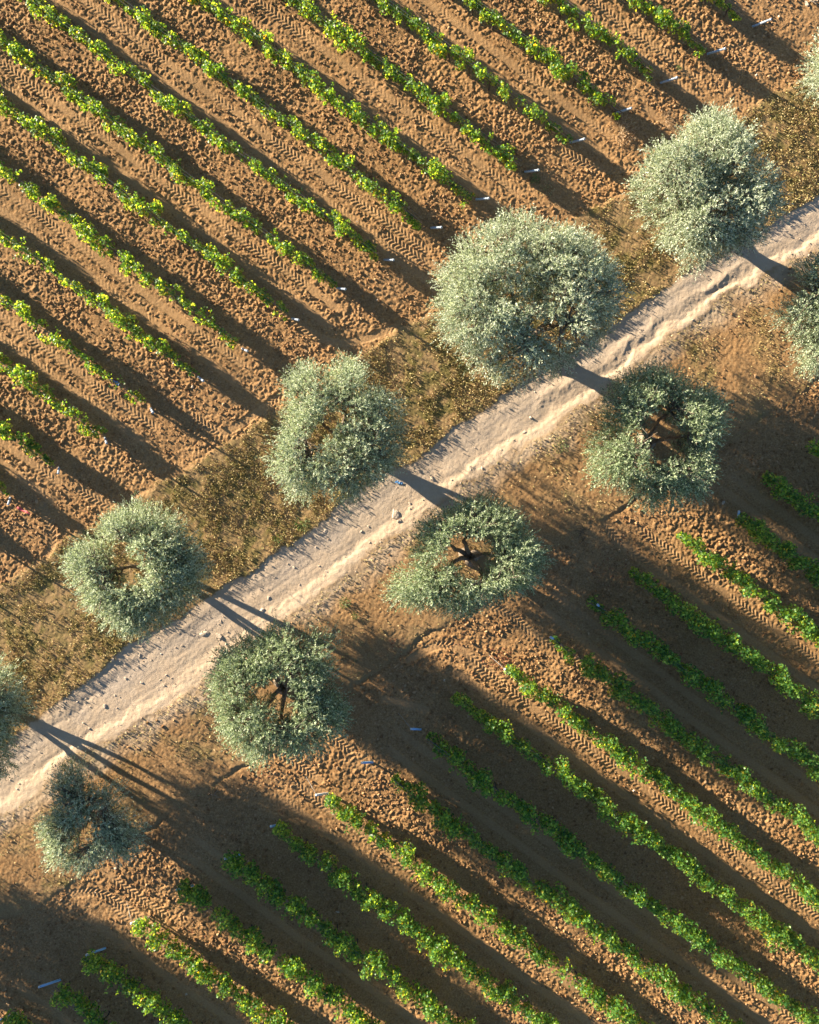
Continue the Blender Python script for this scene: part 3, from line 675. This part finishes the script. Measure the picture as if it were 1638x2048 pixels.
# ------------------------------------------------------------------ stones, clods, gravel, grass, leaf litter
import bmesh
def ico(sub):
    bm = bmesh.new(); bmesh.ops.create_icosphere(bm, subdivisions=sub, radius=1.0)
    v = np.array([q.co[:] for q in bm.verts]); f = np.array([[w.index for w in p.verts] for p in bm.faces]); bm.free(); return v, f
I1, I2, I3 = ico(1), ico(2), ico(3)
def stone(name, label, x, y, size, seed, group, cat='stone', flat=0.5, matn='stone'):
    r = np.random.default_rng(seed); v, f = I3; v = v.copy()
    for k in range(9):                           # chop flat facets
        d = unit(r.normal(0, 1, (1, 3)))[0]; lim_ = r.uniform(.5, .85); p = v @ d; m = p > lim_; v[m] -= (p[m] - lim_)[:, None] * d
    v *= 1 + 0.05 * r.normal(0, 1, (len(v), 1))
    el = r.uniform(0.7, 1.35); a = r.uniform(0, 6.28)
    v = v * np.array([size * el, size / el, size * flat])
    v = np.stack([v[:, 0] * math.cos(a) - v[:, 1] * math.sin(a), v[:, 0] * math.sin(a) + v[:, 1] * math.cos(a), v[:, 2]], -1)
    w = px(x, y); z = float(gz(w[0], w[1]))
    o = link(name, np_mesh(name, v, f, False), M[matn]); o.location = (w[0], w[1], z - size * flat * 0.12)
    tag(o, label, cat, group); return o

GT = 'loose stones on the dirt track'
NAMED = [(411, 1269, .36, .22, 'broad flat grey rock half buried in the track above the hollow stump olive'),
         (438, 1273, .26, .5, 'large angular grey rock on the track above the hollow stump olive'),
         (523, 1224, .30, .3, 'whitish rock set in the track between the two forked limb shadows and the olive'),
         (792, 1028, .40, .25, 'largest pale rock outcrop on the track above the round central olive'),
         (800, 1042, .22, .5, 'grey rock at the lower end of the largest outcrop on the track'),
         (226, 1319, .15, .6, 'rounded pale stone at the grassy upper edge of the track, larger of two'),
         (240, 1324, .09, .6, 'small pale stone beside the rounded stone at the upper edge of the track'),
         (279, 1311, .14, .5, 'pale wedge of stone near the upper edge of the track, right of the rounded pair'),
         (178, 1457, .11, .7, 'lone upright pale stone on the track near the shadow of the left edge olive'),
         (209, 1412, .17, .4, 'flat pale stone on the left part of the track in a scatter of chips'),
         (284, 1365, .15, .4, 'flat bluish pale stone in the middle of the track left of the rocks'),
         (252, 1357, .14, .4, 'low pale stone left of the bluish flat stone on the track'),
         (1061, 835, .14, .8, 'lone dark edged stone on the centre ridge of the track near the biggest olive'),
         (1049, 864, .15, .3, 'flat pale stone on the sunny lower half of the track, nearest the lone ridge stone'),
         (865, 958, .18, .7, 'brown stone at the pothole on the track beside the tilted olive shadow'),
         (676, 1039, .18, .4, 'pale stone at the shade edge of the track below the tilted olive'),
         (650, 1063, .20, .25, 'flat slab at the shade edge of the track below the tilted olive'),
         (722, 1063, .10, .6, 'bright small stone mid track left of the largest outcrop'),
         (653, 1143, .12, .6, 'white stone on the sunny lower side of the track above the verge weeds'),
         (537, 1196, .14, .4, 'pale stone on the track just above the whitish rock'),
         (443, 1243, .14, .4, 'grey lump on the track between the limb shadow and the angular rock'),
         (646, 1219, .09, .7, 'single pale stone lying on the lower verge near green weeds'),
         (1614, 7, .18, .7, 'brown boulder in the top right corner of the upper field'),
         (1558, 32, .11, .6, 'pale stone right of the post in the top right corner'),
         (1513, 150, .13, .5, 'round grey stone in the vine shadow near the top right posts'),
         (555, 759, .11, .7, 'pale stone on the headland left of the tilted olive'),
         (385, 774, .11, .7, 'brown stone on the upper field just past the row ends, left of the tilted olive'),
         (1446, 1005, .16, .7, 'pale angular stone in deep shade above the blue end post'),
         (1267, 1581, .14, .8, 'sunlit stone beside the chevron tyre track in the lower field'),
         (1232, 1530, .09, .7, 'small reddish stone on the chevron tyre track in the lower field'),
         (231, 1737, .13, .4, 'whitish block on the ground right of the smallest olive'),
         (190, 1787, .09, .8, 'round grey stone below the smallest olive near the tyre marks'),
         (675, 1823, .11, .5, 'grey stone in shade between lower vine rows, left of centre'),
         (373, 1988, .11, .5, 'grey stone in shade between the lowest vine rows'),
         (889, 1360, .09, .6, 'grey stone in shade above a lower vine row start'),
         (755, 600, .09, .6, 'white stone in a row shadow left of the biggest olive'),
         (917, 480, .09, .5, 'round pale stone in the row shadow just above the biggest olive'),
         (714, 443, .08, .5, 'round pale stone in a row shadow of the upper field')]
for k, (x, y, sz, fl, lb) in enumerate(NAMED):
    stone('rock' if sz > .2 else 'stone', lb, x, y, sz * 0.66, 40 + k, None, 'stone', fl)
SMALL = [(320, 1360), (328, 1371), (230, 1391), (240, 1395), (244, 1423), (127, 1415), (154, 1404), (172, 1397), (253, 1465), (307, 1380), (40, 1525), (34, 1578),
         (302, 1320), (365, 1291), (725, 1027), (737, 1053), (820, 1007), (820, 1017), (638, 1132), (626, 1133), (600, 1170), (588, 1135), (740, 1085), (761, 1084), (755, 1025),
         (964, 937), (941, 940), (904, 960), (921, 966), (1095, 861), (1141, 827), (1016, 882), (1002, 899), (452, 1288), (420, 1302), (414, 1306), (110, 1530), (80, 1505), (20, 1560), (1500, 590), (1385, 640)]
for k, (x, y) in enumerate(SMALL):
    if k % 5 == 4: continue
    stone('stone', 'small fist sized brown or pale stone lying loose on the dirt track', x, y, random.uniform(.045, .08), 140 + k, GT, 'stone', 0.6)

def scatter_lumps(name, x, y, size, mat_, seed, base=I1, sink=0.25):
    r = np.random.default_rng(seed); v0, f0 = base; n = len(x); k = len(v0)
    v = v0[None] * (1 + r.normal(0, .17, (n, k, 1))) * (size[:, None, None] * r.uniform(.65, 1.3, (n, 1, 3))) * np.array([1, 1, .75])
    a = r.uniform(0, 6.28, n)[:, None]; vx = v[..., 0] * np.cos(a) - v[..., 1] * np.sin(a); vy = v[..., 0] * np.sin(a) + v[..., 1] * np.cos(a)
    v = np.stack([vx + x[:, None], vy + y[:, None], v[..., 2] + (gz(x, y) + size * (0.5 - sink))[:, None]], -1).reshape(-1, 3)
    f = (f0[None] + (np.arange(n) * k)[:, None, None]).reshape(-1, 3)
    o = link(name, np_mesh(name, v, f), M[mat_]); tag(o, kind='stuff'); return o

def lookup(a, x, y):
    i = np.clip(((x - GX0) / GS).astype(int), 0, nx - 1); j = np.clip(((y - GY0) / GS).astype(int), 0, ny - 1); return a[j, i]
# clods: rough tilled strips get most
n = 260000; cx = rng.uniform(-21, 21, n); cy = rng.uniform(-26, 26, n)
fld = 1 - lookup(ATT['road'], cx, cy) - lookup(ATT['verge'], cx, cy); trk = lookup(ATT['track'], cx, cy)
uu = cx * UD[0] + cy * UD[1]; vv_ = cx * VD[0] + cy * VD[1]
tilled = np.zeros(n)
for rows in (UR, LR):
    vs = np.array([q[0] for q in rows])
    up_ = lookup(ZN[0], cx, cy) > 0 if rows is UR else lookup(ZN[3], cx, cy) < 0
    o = np.argsort(vs); sv = vs[o]; ii = np.clip(np.searchsorted(sv, vv_), 1, len(sv) - 1)
    top = (np.minimum if rows is UR else np.maximum)(o[ii - 1], o[ii])
    tilled = np.where(up_, (top % 2 == 0) * 1.0, tilled)
pr = (fld * (1 - trk) * (0.5 + 0.5 * tilled) + 0.10 * lookup(ATT['bare'], cx, cy)) * np.clip(0.8 + 0.9 * vn(cx, cy, 1.1, 81), 0.1, 1.3)
k = rng.random(n) < pr * 0.62; cx, cy = cx[k], cy[k]
sz = 0.016 + 0.062 * rng.random(len(cx)) ** 5
tag(scatter_lumps('soil_clods', cx, cy, sz, 'clod', 5), 'brown clods and pebbles strewn over the tilled vineyard soil', 'soil clods')
NC = len(cx)
n = 70000; cx = rng.uniform(-20, 20, n); cy = rng.uniform(-25, 25, n)
k = rng.random(n) < lookup(ATT['road'], cx, cy) * (0.25 + 0.75 * lookup(ATT['gravel'], cx, cy)) * np.clip(0.5 + 1.1 * vn(cx, cy, 1.0, 83), 0.05, 1) * 0.75
cx, cy = cx[k], cy[k]; sz = 0.009 + 0.036 * rng.random(len(cx)) ** 7
tag(scatter_lumps('gravel', cx, cy, sz, 'gravel', 6), 'fine gravel chips on the pale dirt track', 'gravel'); NG = len(cx)

# dry grass and weeds on the verges
n = 900000; cx = rng.uniform(-21, 21, n); cy = rng.uniform(-26, 26, n)
vg = lookup(ATT['verge'], cx, cy); upper = lookup(ZN[1], cx, cy) > 0
den = np.clip(0.62 + 0.9 * vn(cx, cy, 0.7, 91) + 0.5 * vn(cx, cy, 0.22, 92), 0.03, 1) * np.where(upper, 1.0, 0.5) * (1 - 0.9 * lookup(ATT['bare'], cx, cy)) * np.where(upper, 1, .7)
den = den * np.where(upper & (cx < -9.5), 0.75, 1)
k = rng.random(n) < vg * den; cx, cy = cx[k], cy[k]; n = len(cx)
P = np.stack([cx, cy, gz(cx, cy) + 0.004 + rng.uniform(0, 0.055, n) * np.clip(vn(cx, cy, 0.26, 97) + .35, 0, 1)], -1)
D = unit(np.stack([rng.normal(0, 1, n), rng.normal(0, 1, n), rng.uniform(0.2, 2.0, n)], -1)); N = unit(rng.normal(0, .9, (n, 3)) + np.array([0, 0, 1.]))
near = np.exp(-((lookup(ZN[1], cx, cy) - 0.15) / 0.35) ** 2) * (rng.random(n) < .5)      # ranker growth along the upper edge of the track
P[:, 2] += near * rng.uniform(0, 0.17, n) * np.clip(0.55 + 1.2 * vn(cx, cy, 0.35, 98), 0.1, 1.2)
vv, ff = leaf_quads(P, D, N, rng.uniform(0.05, 0.115, n), rng.uniform(0.030, 0.060, n), 0.15)
tag(link('dry_grass', np_mesh('dry_grass', vv, ff), M['dry']), 'dry ochre and olive grass and weeds covering the verges', 'dry grass', kind='stuff')
NGR = n
# fallen reddish vine leaves beside the rows
xs, ys = [], []
for rows, sgn in ((UR, 1), (LR, -1)):
    for (rv, s0, s1) in rows:
        m = int((s1 - s0 + 3) * 12); s_ = rng.uniform(s0 - 1.0 - (4 if sgn > 0 else 0), s1 + 1.2, m); w_ = rng.normal(0.15, .42, m)
        kk = rng.random(m) < np.clip(0.15 + 1.2 * vn(s_, w_ + rv * 7, 1.1, 95), 0, 1)
        s_, w_ = s_[kk], w_[kk]; xs.append(s_ * UD[0] + (rv + w_) * VD[0]); ys.append(s_ * UD[1] + (rv + w_) * VD[1])
for (a, b, sp, m) in ((1000, 1312, 14, 60), (1015, 1330, 12, 50), (985, 1320, 10, 40), (1210, 1130, 22, 60), (1230, 1150, 18, 40), (800, 1300, 18, 35), (905, 1280, 16, 30), (1275, 1075, 26, 45), (230, 1710, 18, 40), (520, 1550, 14, 40), (360, 690, 20, 40), (290, 440, 30, 40)):
    w = px(a, b); xs.append(w[0] + rng.normal(0, sp / 43, m)); ys.append(w[1] + rng.normal(0, sp / 43, m))
cx = np.concatenate(xs); cy = np.concatenate(ys); ok = (np.abs(cx) < 21) & (np.abs(cy) < 26) & (lookup(ATT['road'], np.clip(cx, -21, 21), np.clip(cy, -26, 26)) < .3); cx, cy = cx[ok], cy[ok]; n = len(cx)
P = np.stack([cx, cy, gz(cx, cy) + 0.012], -1); D = unit(np.stack([rng.normal(0, 1, n), rng.normal(0, 1, n), rng.uniform(0, .35, n)], -1)); N = unit(rng.normal(0, .3, (n, 3)) + np.array([0, 0, 1.]))
vv, ff = leaf_quads(P, D, N, rng.uniform(0.05, 0.09, n), rng.uniform(0.04, 0.07, n), 0.2)
tag(link('fallen_leaves', np_mesh('fallen_leaves', vv, ff), M['red']), 'reddish brown fallen vine leaves littering the soil beside the rows', 'fallen leaves', kind='stuff')

def plant(name, label, cat, x, y, rad, hgt, n, mat_, seed, ll=(0.06, 0.11), lw=(0.025, 0.05)):
    r = np.random.default_rng(seed); w = px(x, y); a = r.uniform(0, 6.28, n); q = r.uniform(0, 1, n) ** .9 * rad
    P = np.stack([q * np.cos(a), q * np.sin(a), r.uniform(0.0, 1, n) * hgt * (1 - (q / rad) ** 2 * .6)], -1)
    D = unit(np.stack([np.cos(a), np.sin(a), r.uniform(.2, 1.2, n)], -1) + r.normal(0, .5, (n, 3))); N = unit(r.normal(0, .6, (n, 3)) + np.array([0, 0, 1.]))
    vv, ff = leaf_quads(P, D, N, r.uniform(*ll, n), r.uniform(*lw, n), .15)
    o = link(name, np_mesh(name, vv, ff), M[mat_]); o.location = (w[0], w[1], float(gz(*w))); tag(o, label, cat); return o
plant('weed', 'green weed clump on the lower verge left of the dark green olive', 'weed', 1121, 891, .36, .16, 90, 'weed', 1)
plant('weed', 'round green weed on the lower verge above the hollow stump olive', 'weed', 690, 1205, .24, .2, 110, 'weed', 2)
plant('weed', 'small thin green weed on the lower verge between the stump olive and the central olive', 'weed', 710, 1231, .16, .14, 50, 'weed', 3)
plant('weed', 'green weed growing at the track edge under the tilted olive', 'weed', 606, 1048, .34, .2, 130, 'weed', 4)
plant('weed', 'green weed at the grassy track edge left of the tilted olive tip', 'weed', 556, 1080, .24, .16, 70, 'weed', 5)
plant('weed', 'yellowish weed tuft at a row end above the biggest olive', 'weed', 1092, 380, .36, .18, 120, 'dry', 6)
plant('weed', 'bright green weed beside the end post above the biggest olive', 'weed', 1070, 360, .22, .25, 90, 'weed', 7)
plant('weed', 'lone green weed between the top vine rows', 'weed', 1358, 137, .14, .15, 40, 'weed', 8)
plant('dry_grass_tuft', 'pale straw grass tuft on the headland left of the pale silvery olive', 'grass tuft', 1240, 262, .72, .16, 420, 'straw', 9, (0.12, .26), (.012, .022))
plant('dry_grass_tuft', 'small straw grass tuft on the headland above the pale silvery olive', 'grass tuft', 1330, 238, .4, .15, 150, 'straw', 10, (0.12, .24), (.012, .02))

def sticks(name, label, cat, x, y, spec, mat_, seed, rad=0.016):
    r = np.random.default_rng(seed); w = px(x, y); z0 = float(gz(*w)); mb = MB()
    for (ax, ay, bx, by) in spec:
        a = px(ax, ay) - w; b = px(bx, by) - w; P = []
        for t in np.linspace(0, 1, 6):
            q = a + (b - a) * t + r.normal(0, .025, 2); g = w + q; P.append((q[0], q[1], float(gz(*g)) - z0 + rad * 1.2 + r.uniform(0, .03)))
        mb.tube(P, np.linspace(rad, rad * .5, 6), 6)
    o = mb.build(name, M[mat_]); o.location = (w[0], w[1], z0); tag(o, label, cat)
sticks('fallen_branch', 'dead branch lying on the lower verge right of the hollow stump olive', 'branch', 657, 1264, [(645, 1275, 672, 1254), (660, 1262, 664, 1250)], 'twig', 1)
sticks('twig_pile', 'tangle of dark twigs in shade on the verge right of the central olive', 'twigs', 1166, 1064, [(1150, 1060, 1178, 1070), (1156, 1075, 1172, 1052), (1160, 1058, 1180, 1060), (1158, 1066, 1168, 1078), (1170, 1072, 1160, 1088)], 'vinewood', 2, .012)
sticks('twig', 'thin dead twig at the field edge above the lower posts', 'twig', 428, 1588, [(415, 1583, 440, 1595), (428, 1588, 436, 1580)], 'twig', 3, .012)
sticks('fallen_branch', 'pale bent branch in the top right corner beside the boulder', 'branch', 1626, 6, [(1619, 0, 1632, 12), (1626, 4, 1640, 2)], 'twig', 4, .04)
sticks('twig', 'dry cane lying among red leaves by the white sunlit post', 'twig', 1000, 1322, [(988, 1318, 1006, 1334)], 'twig', 5, .012)
sticks('twig', 'short dry twig on the upper field headland near the tilted olive', 'twig', 520, 770, [(506, 785, 524, 757)], 'twig', 6, .012)

def scrap(name, label, x, y, ax, ay, bx, by, wid, mat_, seed):   # a crumpled strip of plastic lying on the soil
    r = np.random.default_rng(seed); w = px(x, y); a = px(ax, ay) - w; b = px(bx, by) - w; d = b - a; nn = np.array([-d[1], d[0]]) / np.hypot(*d)
    V, Fc = [], []; k = 9; z0 = float(gz(*w))
    for i in range(k):
        for j in range(3):
            q = a + d * i / (k - 1) + nn * wid * (j - 1) * r.uniform(.5, 1.2) + r.normal(0, .012, 2); g = w + q
            V.append((q[0], q[1], float(gz(*g)) - z0 + .02 + r.uniform(0, .03)))
    for i in range(k - 1):
        for j in range(2): Fc.append((i * 3 + j, i * 3 + 3 + j, i * 3 + 4 + j, i * 3 + 1 + j))
    me = bpy.data.meshes.new(name); me.from_pydata(V, [], Fc); o = link(name, me, M[mat_]); o.location = (w[0], w[1], z0)
    so = o.modifiers.new('thick', 'SOLIDIFY'); so.thickness = 0.006
    tag(o, label, 'plastic litter')
scrap('plastic_strip', 'red plastic strip on the soil near the left photo edge', 50, 1022, 34, 1015, 66, 1030, .05, 'redplastic', 1)
scrap('plastic_sheet', 'dark blue plastic sheet in a gap of a vine row near the left edge', 231, 763, 222, 757, 240, 770, .09, 'blueplastic', 2)
scrap('plastic_scrap', 'small flattened blue scrap on the track beside the tilted olive shadow', 798, 965, 790, 963, 806, 967, .06, 'blueplastic', 3)
print('COUNTS olive', NL, 'vine', NV, 'clods', NC, 'gravel', NG, 'grass', NGR)
